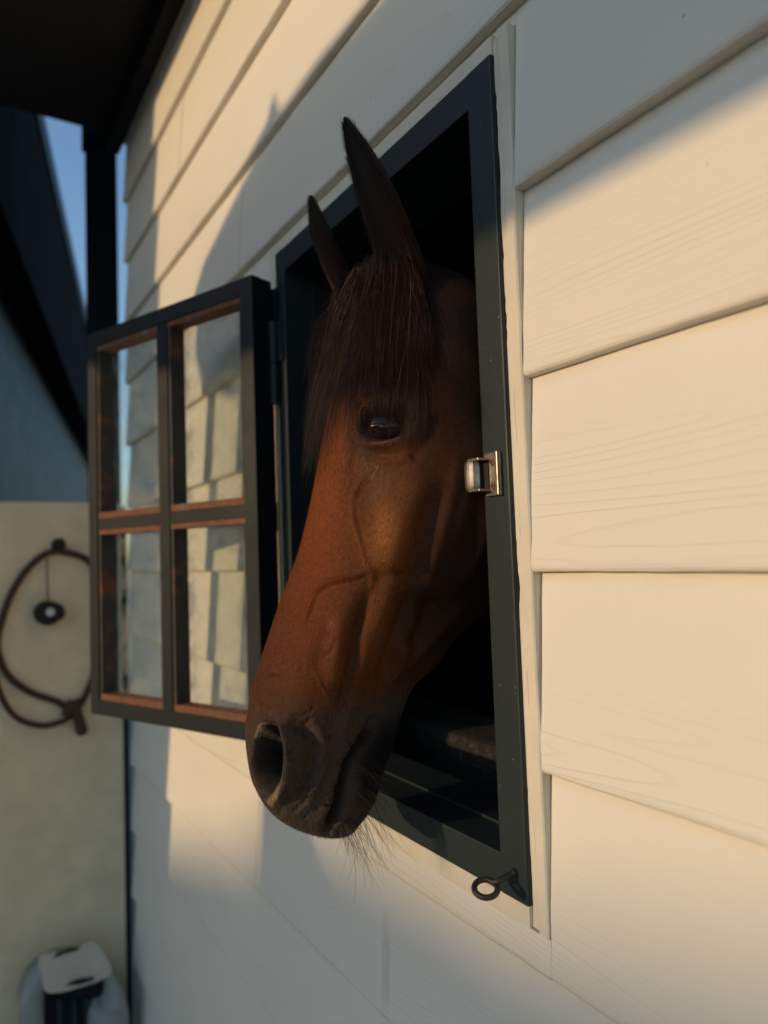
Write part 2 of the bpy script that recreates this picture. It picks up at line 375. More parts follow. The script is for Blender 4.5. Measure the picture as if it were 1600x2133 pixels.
# latch keeper
K = on_wall(1010, 957); b = B()
b.box((-.5905, -.0052, 1.7085), (-.5665, -.0018, 1.7545), bev=.0008); b.box((-.5705, -.0085, 1.7085), (-.5665, -.005, 1.7545), bev=.0008)
BC, ZK = (-.6015, -.0115), 1.7315
nz_, na_ = 25, 26; Vk = []; Fk = []
for i in range(nz_):                                   # ribbed barrel of the keeper
    t = -1+2*i/(nz_-1)
    for j in range(na_):
        a = 2*math.pi*j/na_; rib = .0006*math.cos(a*8); k_ = (1-abs(t)**4)**.5*.35+.65 if abs(t) < 1 else .0
        Vk.append((BC[0]+(.0095+rib)*math.cos(a)*k_, BC[1]+(.0095+rib)*math.sin(a)*k_, ZK+t*.0172))
for i in range(nz_-1):
    for j in range(na_): j3 = (j+1) % na_; Fk.append((i*na_+j, i*na_+j3, (i+1)*na_+j3, (i+1)*na_+j))
vs_ = [b.bm.verts.new(v_) for v_ in Vk]
for f_ in Fk: b.bm.faces.new([vs_[q_] for q_ in f_])
for i_ in (0, nz_-1): b.bm.faces.new([vs_[i_*na_+j] for j in range(na_)])
for sg in (-1, 1): b.box((-.6015, -.0200, ZK+sg*.0150), (-.5830, -.0045, ZK+sg*.0178), bev=.0008)
keep = b.build('latch_keeper', M['galv'], frame)
b = B(); b.box((-.5990, -.0062, ZK-.0150), (-.5835, -.0040, ZK+.0150)); b.build('latch_recess', M['black'], frame)
for zz in (1.7215+.0225, 1.7415-.0225):
    b = B(); b.tube([(-.5780, -.0050, zz), (-.5780, -.0064, zz)], [.0042, .0036], 20)
    sc_ = b.build('screw', M['screw'], frame)
    b = B(); b.box((-.5806, -.0068, zz-.0005), (-.5754, -.0062, zz+.0005)); b.box((-.5785, -.0069, zz-.0026), (-.5775, -.0063, zz+.0026)); b.build('screw_slot', M['black'], frame)
# screw eye at the lower corner
H0 = on_wall(1076, 1815); b = B()
tip = H0+np.array([-.002, -.026, -.005])
P = [H0+np.array([0, .004, 0])]+[H0+(tip-H0)*t for t in (.1, .3, .5, .7, .9)]
c0 = tip+np.array([-.003, -.0105, -.004]); e1 = np.array([.05, -.95, -.22]); e1 /= np.linalg.norm(e1); e2 = np.cross(e1, np.array([.25, .05, .97])); e2 /= np.linalg.norm(e2)
P2 = [c0+-.0*e1+.0115*(-e1*math.cos(a)+e2*math.sin(a)) for a in np.linspace(.0, 2*math.pi*.93, 26)]
b.tube(P+P2, .0030, 12)
for k in range(7): 
    c = H0+(tip-H0)*(.02+.035*k); b.tube([c+np.array([.0036*math.cos(a), 0, .0036*math.sin(a)]) for a in np.linspace(0, 2*math.pi, 12)[:-1]], .0007, 6, closed=True)
b.build('screw_eye', M['iron'], frame, smooth=True)

# open casement: swung right round so it stands nearly against the wall
AN = math.radians(22); D2 = np.array([-math.cos(AN), -math.sin(AN), 0.]); N2 = np.array([math.sin(AN), -math.cos(AN), 0.])   # along, outward
O2 = np.array([-1.118, -.0515, 0.])
MC = Matrix(((D2[0], N2[0], 0, O2[0]), (D2[1], N2[1], 0, O2[1]), (0, 0, 1, 0), (0, 0, 0, 1)))
W2, ZB2, ZT2, T2 = .493, 1.352, 2.131, .046
b = B(); S = .030
for (u0, u1, z0, z1) in ((0, S, ZB2, ZT2), (W2-S, W2, ZB2, ZT2)): b.box((u0, -T2, z0), (u1, 0, z1), MC, .0015)
for (z0, z1) in ((ZB2, ZB2+S), (ZT2-S, ZT2)): b.box((S-.0005, -T2+.0006, z0+.0003), (W2-S+.0005, -.0006, z1-.0003), MC, .001)
b.box((.231, -T2+.004, ZB2+S), (.259, -.0008, ZT2-S), MC, .001)
ZM0, ZM1 = 1.722, 1.745
b.box((S, -T2+.005, ZM0), (.2305, -.0015, ZM1), MC, .001); b.box((.2595, -T2+.005, ZM0), (W2-S, -.0015, ZM1), MC, .001)
b.box((-.014, -T2-.006, 2.06), (.03, -T2-.0005, 2.118), MC)
cas = b.build('window_casement', M['steel2'], stable)
for (u0, u1) in ((S, .231), (.259, W2-S)):
    for (z0, z1) in ((ZB2+S, ZM0), (ZM1, ZT2-S)):
        b = B(); g = .012                                   # rusty glazing angle round each pane
        b.box((u0, -.034, z0), (u1, -.0032, z0+g), MC); b.build('glazing_bead', M['rust'], cas); b = B(); b.box((u0, -.034, z1-g*.8), (u1, -.0032, z1), MC)
        b.build('glazing_bead', M['rust'], cas); b = B()
        b.box((u0, -.034, z0+g), (u0+.006, -.0035, z1-g*.8), MC); b.build('side_bead', M['rustdark'], cas)
        b = B(); b.box((u1-.008, -.034, z0+g), (u1, -.0035, z1-g*.8), MC)
        b.build('side_bead', M['rustdark'], cas)
        Vp = [MC@Vector((u, y, z)) for y in (-.0345, -.0375) for (u, z) in ((u0+.002, z0+.002), (u1-.002, z0+.002), (u1-.002, z1-.002), (u0+.002, z1-.002))]
        o = mesh('pane', Vp, [(0, 1, 2, 3), (7, 6, 5, 4), (0, 4, 5, 1), (1, 5, 6, 2), (2, 6, 7, 3), (3, 7, 4, 0)], M['glass'], cas)
        uvl = o.data.uv_layers.new(name='UVMap'); uvc = [(0, 0), (1, 0), (1, 1), (0, 1)]*2
        for l in o.data.loops: uvl.data[l.index].uv = uvc[l.vertex_index]
# sill ledge inside the opening (chewed, dusty) 
s = N('dusty_ledge'); v = s.obj(); a = s.noise(v, 160., 5, .75); s.P(Base_Color=s.mix(s.ramp(a, [(.52, 0.), (.72, 1.)]), (.014, .013, .012), (.13, .115, .09)), Roughness=.95); s.bump(a, .004); M['ledge'] = s.m
b = B(); b.box((-1.6, .27, 1.20), (-.25, .42, 1.335), bev=.015); tag(b.build('feed_trough_rim', M['ledge'], stable))

# ---------------------------------------------------------------- background at the far end of the wall
pw = tag(empty('white_partition', (XL-.02, -1.0, 0)), 'matt white partition panel standing square to the end of the stable wall', 'partition')
zt = float(on_x(80, 1046, XL)[2])
b = B(); b.box((XL-.04, -2.4, .02), (XL, -.018, zt), bev=.004); b.build('panel', M['white'], pw)
b = B(); b.box((XL-.06, -.017, 0), (XL-.012, .0, zt-.01)); b.build('dark_gap_strip', M['black'], pw)  # black strip standing in for the dark gap at the corner
post = B(); c = at_depth(214, 700, 2.72); post.box((c[0]-.05, c[1]-.05, 0), (c[0]+.05, c[1]+.05, 3.6), bev=.006)
tp = at_depth(214, 262, 2.72); post.box((c[0]-.075, c[1]-.056, tp[2]-.05), (c[0]+.075, c[1]+.056, tp[2]+.06))
tag(post.build('roof_post', M['navy']), 'dark square post standing beyond the corner of the white wall', 'post')
# neighbouring shed: long low face running away to the left of the post
q0 = at_depth(0, 420, 2.30); dirn = (R@np.array([295-CX, 1180-CY, F_PX])); dirn[2] = 0; dirn /= np.linalg.norm(dirn); per = np.array([dirn[1], -dirn[0], 0.]);
if per[1] > 0: per = -per
shed = tag(empty('neighbouring_shed', (float(q0[0]), float(q0[1]), 0)), 'dark roofed shed with blue grey sheet wall behind the white partition', 'shed')
def sp(a, bq, z): p = np.array([q0[0], q0[1], 0])+dirn*a+per*bq; return (float(p[0]), float(p[1]), float(z))
zl = float(q0[2])
b = B(); b.poly([sp(-.05, .0, zl), sp(-.05, 0., zl+.91), sp(-.05, 3.2, zl+1.7), sp(-.05, 3.2, zl+1.55), sp(-.05, .10, zl+.79), sp(-.05, .1, zl)], tuple(dirn*7.)); b.build('roof', M['shade'], shed)
b = B(); b.poly([sp(0., .16, 0), sp(0., .16, zl+.3), sp(0, 3.1, zl+1.3), sp(0, 3.1, 0)], tuple(dirn*6.6)); b.build('wall', M['bluewall'], shed)
b = B(); b.poly([sp(-.05, -.012, zl+.80), sp(-.05, -.012, zl+.93), sp(-.05, -.001, zl+.93), sp(-.05, -.001, zl+.80)], tuple(dirn*7.)); b.build('gutter', M['bluewall'], shed)
# unseen tall screen, added to shade the end of the wall
b = B(); b.box((-3.6, -3.62, 0), (-2.56, -3.5, 4.3)); tag(b.build('shade_caster_left', M['hay']), 'unseen tall screen added to shade the far end of the wall', 'screen wall')

# rope on its hook, tag, bin: all on the partition
RX = XL+.012
def px(x, y, off=0.): p = on_x(x, y, RX+off); return p
def spline(pts, n, closed=False):
    P = np.array(pts, float); k = len(P); out = []
    for i in range(n):
        t = i*(k if closed else k-1)/(n if closed else n-1); j = min(int(t), k-1 if closed else k-2); f_ = t-j
        g = lambda q: P[q % k] if closed else P[min(max(q, 0), k-1)]
        a, b_, c_, d_ = g(j-1), g(j), g(j+1), g(j+2)
        out.append(.5*((2*b_)+(-a+c_)*f_+(2*a-5*b_+4*c_-d_)*f_**2+(-a+3*b_-3*c_+d_)*f_**3))
    return np.array(out)
rope = tag(empty('rope_coil', tuple(px(110, 1160))), 'large loop of stiff brown rope hanging on the white partition', 'rope')
loop = [(165, 1158), (120, 1148), (88, 1158), (55, 1188), (25, 1235), (6, 1285), (-6, 1340), (6, 1388), (30, 1420), (70, 1445), (120, 1462), (150, 1480), (175, 1455), (205, 1380), (222, 1300), (212, 1220), (190, 1175)]
b = B(); b.tube([px(x, y, .004*math.sin(i*.9)) for i, (x, y) in enumerate(spline(loop, 90, True))], .0095, 10, closed=True); b.build('loop', M['rope'], rope, True)
l2 = [(-14, 1350), (-8, 1415), (10, 1465), (40, 1498), (90, 1512), (135, 1500), (158, 1484)]
b = B(); b.tube([px(x, y, .014) for x, y in spline(l2, 40)], .0085, 10); b.build('loose_strand', M['rope'], rope, True)
b = B(); b.tube([px(x, y, .018) for x, y in spline([(140, 1462), (158, 1480), (166, 1505), (172, 1530)], 12)], [.010, .015, .019, .018, .015, .014, .014, .015, .016, .017, .017, .012], 12)
b.tube([px(x, y, .018) for x, y in spline([(135, 1492), (150, 1470), (170, 1462)], 8)], .013, 10); b.build('knot', M['rope'], rope, True)
b = B(); p = px(123, 1135); b.tube([p+np.array([-.012, 0, .0]), p+np.array([.030, 0, .0]), p+np.array([.038, 0, .014])], .010, 10); b.tube([p+np.array([-.012, 0, 0]), p+np.array([-.006, 0, 0])], .02, 12)
tag(b.build('wall_hook', M['black'], None, True), 'small black hook holding the rope on the white partition', 'hook')
tg = tag(empty('hanging_tag', tuple(px(100, 1275))), 'black and yellow fob with a white centre dangling on a cord inside the rope loop', 'fob')
b = B(); b.tube([px(98, 1162, .012), px(98, 1200, .014), px(100, 1248, .014)], .0026, 6); b.build('cord', M['rope'], tg)
cc = px(98, 1276, .014); k = 1500/2.2
b = B(); pts = []
for a in np.linspace(0, 2*math.pi, 22)[:-1]:
    ra = 31 if math.cos(a) > .8 else 25; pts.append(cc+np.array([0, -(-1)*0, 0])+np.array([0, math.cos(a)*ra*1.0/k, math.sin(a)*24/k]))
b.poly([tuple(p_) for p_ in pts], (.022, 0, 0)); b.build('case', M['black'], tg)
b = B(); b.tube([cc+np.array([.0225, .006, .002]), cc+np.array([.027, .006, .002])], .0115, 20); b.build('centre', M['tagwhite'], tg)
b = B(); b.tube([cc+np.array([.012, .045, .0-.006]), cc+np.array([.014, .02, -.026]), cc+np.array([.014, 0., -.033])], .0065, 8); b.build('yellow_edge', M['yellow'], tg); b = B(); b.tube([cc+np.array([.010, .0, .028]), cc+np.array([.010, .0, .04])], .007, 8); b.build('yellow_edge', M['yellow'], tg)
# bin with tipped lid
bn = tag(empty('plastic_bin', tuple(on_x(160, 2100, XL+.13))), 'pale plastic bin with a tipped cream lid flap and dark mouth, low against the partition', 'bin')
BX = XL+.11
def bp(x, y, off=0.): return on_x(x, y, BX+off)
body = [(48, 2140), (44, 2100), (62, 2052), (95, 2020), (150, 2004), (205, 2010), (245, 2042), (264, 2085), (270, 2140), (268, 2300), (60, 2300)]
mouth = [(92, 2140), (92, 2068), (108, 2062), (150, 2060), (200, 2048), (222, 2040), (228, 2075), (222, 2102), (200, 2112), (190, 2150), (188, 2260), (100, 2260)]
def ringmesh(name, out_, inn, d, mat):
    n = 64; A = spline(out_, n, True); C_ = spline(inn, n, True)
    # align starts by angle
    def byang(Pn):
        c_ = Pn.mean(0); an = np.arctan2(Pn[:, 1]-c_[1], Pn[:, 0]-c_[0]); return Pn[np.argsort(an)]
    A, C_ = byang(A), byang(C_); V = []
    for off, Q in ((0, A), (-d, A), (0., C_), (-d*.9, C_)):
        for p_ in Q: V.append(bp(p_[0], p_[1])+np.array([off, 0, 0]))
    for p_ in A: V.append(bp(*(A.mean(0)*.06+p_*.94))+np.array([.012, 0, 0]))
    Fq = []
    for i in range(n):
        j = (i+1) % n
        Fq += [(i, j, n+j, n+i), (4*n+i, 4*n+j, j, i), (2*n+i, 2*n+j, 4*n+j, 4*n+i), (3*n+i, 3*n+j, 2*n+j, 2*n+i)]
    Fq.append(tuple(range(n, 2*n))); Fq.append(tuple(range(3*n, 4*n))[::-1])
    return mesh(name, V, Fq, mat, bn, True)
o = ringmesh('shell', body, mouth, .09, M['bin'])
b = B(); b.poly([tuple(bp(x, y, -.075)) for x, y in mouth], (-.01, 0, 0)); b.build('lining', M['navy'], bn)
lid = [(82, 2000), (110, 1990), (150, 1986), (175, 1975), (200, 1966), (218, 1990), (232, 2018), (225, 2034), (190, 2048), (150, 2062), (120, 2068), (96, 2066), (88, 2040)]
b = B(); n0 = len(lid); P3 = [bp(x, y, .02+.05*(y-1960)/110) for x, y in spline(lid, 40, True)]
b.poly([tuple(p_) for p_ in P3], (-.012, 0, .003)); b.build('lid_flap', M['cream'], bn)
sl_ = [(110, 1996), (130, 1986), (160, 1978), (168, 1972), (150, 1974), (120, 1984)]
b = B(); b.poly([tuple(bp(x, y, .034)) for x, y in sl_], (.004, 0, 0)); b.build('slot', M['black'], bn); b = B(); b.poly([tuple(bp(x, y, .073)) for x, y in [(135, 2052), (160, 2040), (198, 2034), (192, 2042), (165, 2050)]], (.003, 0, 0)); b.build('slot', M['black'], bn)
for (x0, x1) in ((118, 128), (150, 158), (176, 190)):
    b = B(); b.poly([tuple(bp(x, y, -.055)) for x, y in ((x0, 2080), (x1, 2084), (x1+5, 2250), (x0+3, 2250))], (-.006, 0, 0)); b.build('inner_rib', M['bluewall'], bn)

# ---------------------------------------------------------------- unseen shapes added across the yard, outlines fitted to the shade on the wall
def back(x, z, t): return (x+SUN[0]*t, SUN[1]*t, z+SUN[2]*t)
T1 = 3.2
can = tag(empty('shade_caster_top', (0, -T1, 0)), 'unseen added grey canopy across the yard', 'blocker')
out1 = [(-.20, 2.40), (-.77, 2.41), (-.95, 2.425), (-1.08, 2.42), (-1.11, 2.43), (-1.135, 2.475), (-1.16, 2.435), (-1.25, 2.415), (-1.40, 2.37), (-1.55, 2.32), (-1.62, 2.26), (-1.63, 2.14), (-1.56, 2.04), (-1.40, 1.99), (-1.0, 1.995), (-.5, 1.995), (-.27, 1.985), (3., 1.95), (3., 2.40)]  # outline drawn to cast the shade band over the window
b = B(); b.poly([back(x, z, T1) for x, z in out1], (0, -.04, 0)); b.build('blocker', M['canvas'], can)
b = B(); b.tube([(1.6, -T1-.1, 0), (1.6, -T1-.1, 2.7)], .04, 12); b.tube([(2.3, -T1-.1, 0), (2.3, -T1-.1, 2.7)], .04, 12); b.build('leg', M['soffit'], can)
T3 = 4.
out3 = [(-1.285, 1.28), (-1.15, 1.27), (-1.0, 1.16), (-.9, .9), (-.8, -.6), (-1.29, -.6)]  # outline added to shade the boards below the window
b = B(); b.poly([back(x, z, T3) for x, z in out3], (0, -.03, 0)); tag(b.build('shade_caster_low', M['hay']), 'unseen sloping board added in the yard to shade the wall', 'board')
T2_ = 20.
b = B(); b.poly([back(x, z, T2_) for x, z in ((-12, .85), (-2., .9), (-1.4, 1.08), (-1.15, 1.23), (-.6, 1.26), (-.2, 1.37), (6, 1.41), (12, 1.4), (12, -3.6), (-12, -3.6))], (0, -1.5, 0)); tag(b.build('occluder', M['occluder']), 'unseen added green hedge at the far side of the yard', 'occluder')  # unseen mass added for the soft lower shade


# ================================================================ THE HORSE
AL = math.radians(7)
Fh = R@np.array([0, 0, 1.]); Fh[2] = 0; Fh /= np.linalg.norm(Fh)
Lh = np.array([Fh[1], -Fh[0], 0.]); Lh = Lh if Lh@(R@np.array([-1., 0, 0])) > 0 else -Lh
G = math.cos(AL)*Lh-math.sin(AL)*Fh                  # nose direction (level)
NL = -math.cos(AL)*Fh-math.sin(AL)*Lh                # towards the side of the face we see
UP = np.array([0, 0, 1.])
O = at_depth(600, 1600, .835)                        # a point of the mid-plane, in the muzzle
def to_ab(x, y, lat=0.):                             # pixel -> coordinates in the mid-plane (or a plane beside it)
    x, y = np.broadcast_arrays(np.asarray(x, float), np.asarray(y, float))
    v = np.stack([(x-CX)/F_PX, (y-CY)/F_PX, np.ones_like(x)], -1)@R.T
    o = O+NL*lat; t = ((o-CAM)@NL)/(v@NL); P = CAM+v*t[..., None]
    return np.stack([(P-O)@G, (P-O)[..., 2]], -1)
def to3(ab, lat): return O+np.multiply.outer(ab[..., 0], G)+np.multiply.outer(ab[..., 1], UP)+np.multiply.outer(lat, NL)
def cspline(X, Yv, xs):                              # natural-ish (pchip) interpolation
    X = np.asarray(X, float); Yv = np.asarray(Yv, float); hh = np.diff(X); dl = np.diff(Yv)/hh; mm = np.zeros(len(X))
    for i in range(1, len(X)-1):
        if dl[i-1]*dl[i] > 0: w1, w2 = 2*hh[i]+hh[i-1], hh[i]+2*hh[i-1]; mm[i] = (w1+w2)/(w1/dl[i-1]+w2/dl[i])
    mm[0], mm[-1] = dl[0], dl[-1]
    j = np.clip(np.searchsorted(X, xs)-1, 0, len(X)-2); t = (xs-X[j])/hh[j]
    return (2*t**3-3*t**2+1)*Yv[j]+(t**3-2*t**2+t)*hh[j]*mm[j]+(-2*t**3+3*t**2)*Yv[j+1]+(t**3-t**2)*hh[j]*mm[j+1]
# stations: front (bridge) pixel, back (jaw) pixel, half width, roundness of front / back, narrowing of front / back
ST = [((1750, 560), (2000, 2300), .30, 2.2, 2.2, .9, .9),
      ((1400, 520), (1620, 1750), .16, 2.2, 2.2, .6, .8),
      ((1180, 650), (1400, 1230), .105, 2.2, 2.2, .6, .9),
      ((1020, 610), (1290, 1010), .09, 2.2, 2.2, .65, .9),
      ((903, 560), (1215, 900), .085, 2.2, 2.2, .75, .85),
      ((815, 530), (1205, 900), .088, 2.2, 2.3, .8, .8),
      ((757, 600), (1215, 940), .096, 2.3, 2.4, .8, .75),
      ((718, 690), (1215, 1010), .104, 2.5, 2.4, .78, .70),
      ((696, 780), (1195, 1090), .108, 2.6, 2.4, .74, .66),
      ((676, 870), (1150, 1145), .104, 2.6, 2.4, .68, .62),
      ((660, 960), (1092, 1212), .094, 2.6, 2.3, .60, .60),
      ((641, 1060), (1030, 1268), .084, 2.6, 2.3, .55, .60),
      ((614, 1165), (956, 1322), .074, 2.6, 2.2, .53, .60),
      ((582, 1250), (912, 1385), .067, 2.5, 2.2, .54, .5),
      ((555, 1330), (866, 1425), .062, 2.4, 2.1, .58, .42),
      ((531, 1405), (838, 1485), .059, 2.3, 2.0, .66, .38),
      ((514, 1470), (822, 1545), .058, 2.2, 1.9, .76, .38),
      ((508, 1532), (802, 1600), .058, 2.1, 1.8, .86, .42),
      ((518, 1592), (788, 1650), .056, 2.1, 1.8, .92, .5),
      ((541, 1648), (770, 1690), .052, 2.0, 1.9, .95, .7),
      ((570, 1688), (750, 1712), .045, 2.0, 2.0, .97, .97),
      ((606, 1711), (736, 1728), .036, 2.0, 2.0, 1, 1),
      ((645, 1719), (714, 1733), .024, 2.0, 2.0, 1, 1),
      ((674, 1720), (692, 1724), .008, 2.0, 2.0, 1, 1)]
nst = len(ST)
Fab = np.array([to_ab(*s_[0]) for s_ in ST]); Bab = np.array([to_ab(*s_[1]) for s_ in ST])
# param by mid length
mid = (Fab+Bab)/2; fl = np.linalg.norm(np.diff(Fab, axis=0), axis=1)+np.linalg.norm(np.diff(Bab, axis=0), axis=1)
T = np.concatenate([[0], np.cumsum(np.maximum(fl, .012))]); T /= T[-1]
wt = np.interp(np.linspace(0, 1, 400), T, np.r_[np.full(5, .3), np.full(9, 1.), np.full(nst-14, 1.9)]); cw = np.cumsum(wt); cw = (cw-cw[0])/(cw[-1]-cw[0])
NT, NQ = 820, 200
ts = np.interp(np.linspace(0, 1, NT), cw, np.linspace(0, 1, 400))
def col_(a): return cspline(T, a, ts)
Fc = np.stack([col_(Fab[:, 0]), col_(Fab[:, 1])], -1); Bc = np.stack([col_(Bab[:, 0]), col_(Bab[:, 1])], -1)
def sm(a, k=9):
    ker = np.hanning(k+2)[1:-1]; ker /= ker.sum(); return np.convolve(np.pad(a, k//2, mode='edge'), ker, 'valid')
Fc, Bc = Fc.copy(), Bc.copy()
for c_ in (Fc, Bc):
    for i in (0, 1): c_[:, i] = sm(c_[:, i], 25)
Wd, ef, eb, tf, tb = [sm(col_([s_[k] for s_ in ST]), 15) for k in (2, 3, 4, 5, 6)]
phi = np.linspace(0, math.pi, NQ+1); q = -np.cos(phi)
# shift the mid-plane front so that the *visible* outline of the turned head matches the traced one
def halfprof(q, ef, eb, tf, tb):
    e = np.where(q < 0, ef[:, None], eb[:, None]); base = (1-np.abs(q)**e)
    base = np.clip(base, 0, 1)**(1/2.05)
    u = np.clip((q+1)/.72, 0, 1); u = u*u*(3-2*u); v = np.clip((1-q)/1.3, 0, 1); v = v*v*(3-2*v)
    return base*(tf[:, None]+(1-tf[:, None])*u)*(tb[:, None]+(1-tb[:, None])*v)
qq = q[None, :]
Wp = Wd[:, None]*halfprof(qq, ef, eb, tf, tb)
C0 = (Fc+Bc)/2; Hh = (Bc-Fc)/2
fwd_len = np.linalg.norm(Hh, axis=1)
shift = math.sin(AL)*.5*Wd*tf*.62                      # outline is carried by the flank of the bridge
dirF = -Hh/np.maximum(fwd_len[:, None], 1e-6)
sw = np.interp(ts, T, [0]*5+[1]*(nst-5-4)+[.7, .4, .1, 0.])
Fc2 = Fc-dirF*(shift*sw)[:, None]*1.0
C0 = (Fc2+Bc)/2; Hh = (Bc-Fc2)/2
AB = C0[:, None, :]+Hh[:, None, :]*q[None, :, None]
Pn = to3(AB, Wp)                                       # near side surface
Pf = to3(AB, -Wp)
# ---- feature displacement, placed in the mid-plane coordinates
def feat(p, lat=.07): return to_ab(p[0], p[1], lat)
MPP = .80/1500.
def gauss(A, x, y, rx, ry, rot, h, lat=.07, pw=2):
    c = feat((x, y), lat); d_ = A-c; a = math.radians(rot)
    u = (d_[..., 0]*math.cos(a)+d_[..., 1]*math.sin(a))/(rx*MPP); v = (-d_[..., 0]*math.sin(a)+d_[..., 1]*math.cos(a))/(ry*MPP)
    return h*np.exp(-((u*u+v*v)**(pw/2)))
def line(A, pts, wpx, h, lat=.07, pw=2., fade=True, side=0):
    P = spline(pts, max(12, 6*len(pts))); P = feat((P[:, 0], P[:, 1]), lat); best = np.full(A.shape[:-1], 9.); tt = np.zeros(A.shape[:-1]); sg = np.zeros(A.shape[:-1])
    L_ = len(P)-1
    for i in range(L_):
        a, b_ = P[i], P[i+1]; ab = b_-a; l2_ = max(ab@ab, 1e-12); u = np.clip(((A-a)@ab)/l2_, 0, 1); dd = A-a-u[..., None]*ab; d2 = np.sqrt((dd**2).sum(-1))
        m_ = d2 < best; best[m_] = d2[m_]; tt[m_] = ((i+u)/L_)[m_]
        if side: cr = ab[0]*dd[..., 1]-ab[1]*dd[..., 0]; sg[m_] = np.sign(cr)[m_]
    g = np.exp(-(best/(wpx*MPP))**pw)
    if fade: g = g*np.clip(np.minimum(tt, 1-tt)*5+.15, 0, 1)
    return h*g if not side else (h*g*np.where(sg*side > 0, 1, 0))
def features(A):
    D = np.zeros(A.shape[:-1])
    # brow, hollow above the eye, fossa behind
    D += gauss(A, 812, 815, 85, 34, -8, .0085); D += gauss(A, 890, 850, 40, 60, 20, .004)
    D += gauss(A, 872, 735, 48, 42, 0, -.007)
    D += gauss(A, 800, 890, 95, 75, 0, .007)                                   # orbit bulge
    # eye opening
    D += gauss(A, 806, 886, 52, 36, 5, -.013, pw=6)
    D += line(A, [(750, 912), (764, 862), (798, 843), (842, 850), (864, 882)], 8, .0050); D += line(A, [(744, 922), (790, 930), (834, 919), (864, 892)], 6, .0036)
    D += line(A, [(745, 868), (772, 832), (812, 820), (858, 838)], 5, -.0026)
    D += line(A, [(770, 945), (810, 950), (850, 938), (872, 905)], 9, -.0022); D += line(A, [(775, 962), (820, 968), (862, 950)], 8, .0012)
    D += line(A, [(888, 870), (886, 915), (864, 945), (845, 962)], 12, -.0055); D += line(A, [(740, 890), (748, 918), (768, 928)], 9, -.004)
    D += line(A, [(752, 925), (742, 950), (735, 985)], 9, -.0020)
    # side of the nasal bone, then the facial crest running down and forward
    D += gauss(A, 715, 1010, 45, 150, 12, .0030); D += gauss(A, 790, 990, 60, 70, 0, -.0035)
    D += gauss(A, 775, 1060, 26, 95, -14, -.0045)
    D += line(A, [(880, 985), (858, 1040), (835, 1100), (815, 1160), (800, 1195)], 34, .0068)
    D += line(A, [(800, 1020), (805, 1080), (800, 1140), (792, 1185)], 30, .0035)
    D += line(A, [(905, 1010), (885, 1070), (868, 1130), (850, 1185), (838, 1215)], 30, -.0045)
    D += gauss(A, 700, 1150, 42, 80, 12, .0015)
    # masseter and its strands
    D += gauss(A, 985, 1080, 90, 150, 20, .007); D += line(A, [(990, 990), (975, 1080), (955, 1150), (925, 1230)], 20, -.0018)
    D += line(A, [(940, 960), (925, 1050), (905, 1140), (890, 1210)], 13, .0026); D += line(A, [(1015, 1060), (1000, 1140), (970, 1210)], 13, .0022)
    D += line(A, [(920, 1250), (885, 1300), (862, 1350)], 18, -.0065); D += gauss(A, 900, 1262, 36, 26, 30, -.006)
    D += line(A, [(985, 1255), (940, 1310), (890, 1365), (850, 1410)], 15, .0040)
    # veins
    D += line(A, [(757, 990), (742, 1020), (737, 1060), (745, 1105), (757, 1150), (768, 1184)], 4.5, .0022, pw=2.4)
    D += line(A, [(766, 1184), (745, 1198), (715, 1206), (690, 1214), (668, 1228), (655, 1250), (640, 1290), (625, 1320)], 5.2, .0030, pw=2.2)
    D += line(A, [(766, 1194), (742, 1209), (712, 1218), (690, 1226), (672, 1240)], 6, -.0009)
    D += line(A, [(745, 1030), (735, 1060), (737, 1080)], 5, -.001)
    D += line(A, [(768, 1184), (775, 1200), (770, 1230)], 7, .0016); D += gauss(A, 790, 1205, 28, 14, 0, -.0030)
    # muscle folds between cheek and lip
    D += line(A, [(815, 1190), (800, 1260), (770, 1330), (752, 1400), (742, 1450)], 22, .0050); D += line(A, [(770, 1225), (752, 1290), (742, 1330), (735, 1390), (722, 1440), (716, 1480)], 11, -.0065)
    D += line(A, [(722, 1250), (708, 1320), (700, 1390), (690, 1440)], 18, .0035); D += line(A, [(690, 1290), (672, 1350), (658, 1400)], 16, -.0022)
    D += line(A, [(855, 1230), (838, 1290), (815, 1360), (800, 1420)], 13, -.0050); D += line(A, [(880, 1280), (862, 1330), (845, 1390), (825, 1440)], 14, .0040)
    D += line(A, [(700, 1330), (690, 1360), (672, 1372)], 5, -.0015); D += gauss(A, 660, 1340, 34, 50, 10, .0022); D += gauss(A, 615, 1400, 30, 60, 12, .0020)
    D += line(A, [(655, 1395), (668, 1425), (682, 1455), (692, 1490)], 3, .0010); D += line(A, [(740, 1480), (722, 1520), (712, 1550)], 14, .0022)
    # nostril: raised wings, comma fold behind, hole
    D += gauss(A, 590, 1585, 62, 105, 4, .0095, .042, 3)
    D += line(A, [(548, 1512), (575, 1508), (600, 1530), (606, 1580), (600, 1630), (580, 1668)], 11, .0050, .042)
    D += line(A, [(602, 1500), (632, 1508), (648, 1545), (643, 1590), (622, 1640), (600, 1672)], 14, -.0080, .042)
    D += line(A, [(660, 1500), (672, 1550), (664, 1605), (640, 1655)], 14, .0035, .042)
    D += line(A, [(648, 1640), (630, 1665), (612, 1682)], 6, -.003, .042)
    D += line(A, [(540, 1530), (535, 1575), (540, 1620), (550, 1650)], 10, .0030, .042)
    D += gauss(A, 570, 1570, 25, 62, 3, -.026, .045, 5); D += gauss(A, 556, 1622, 19, 34, -14, -.018, .045, 4)
    # lips: cleft, corner, wrinkles
    D += line(A, [(790, 1500), (772, 1530), (750, 1556)], 12, -.006, .05)
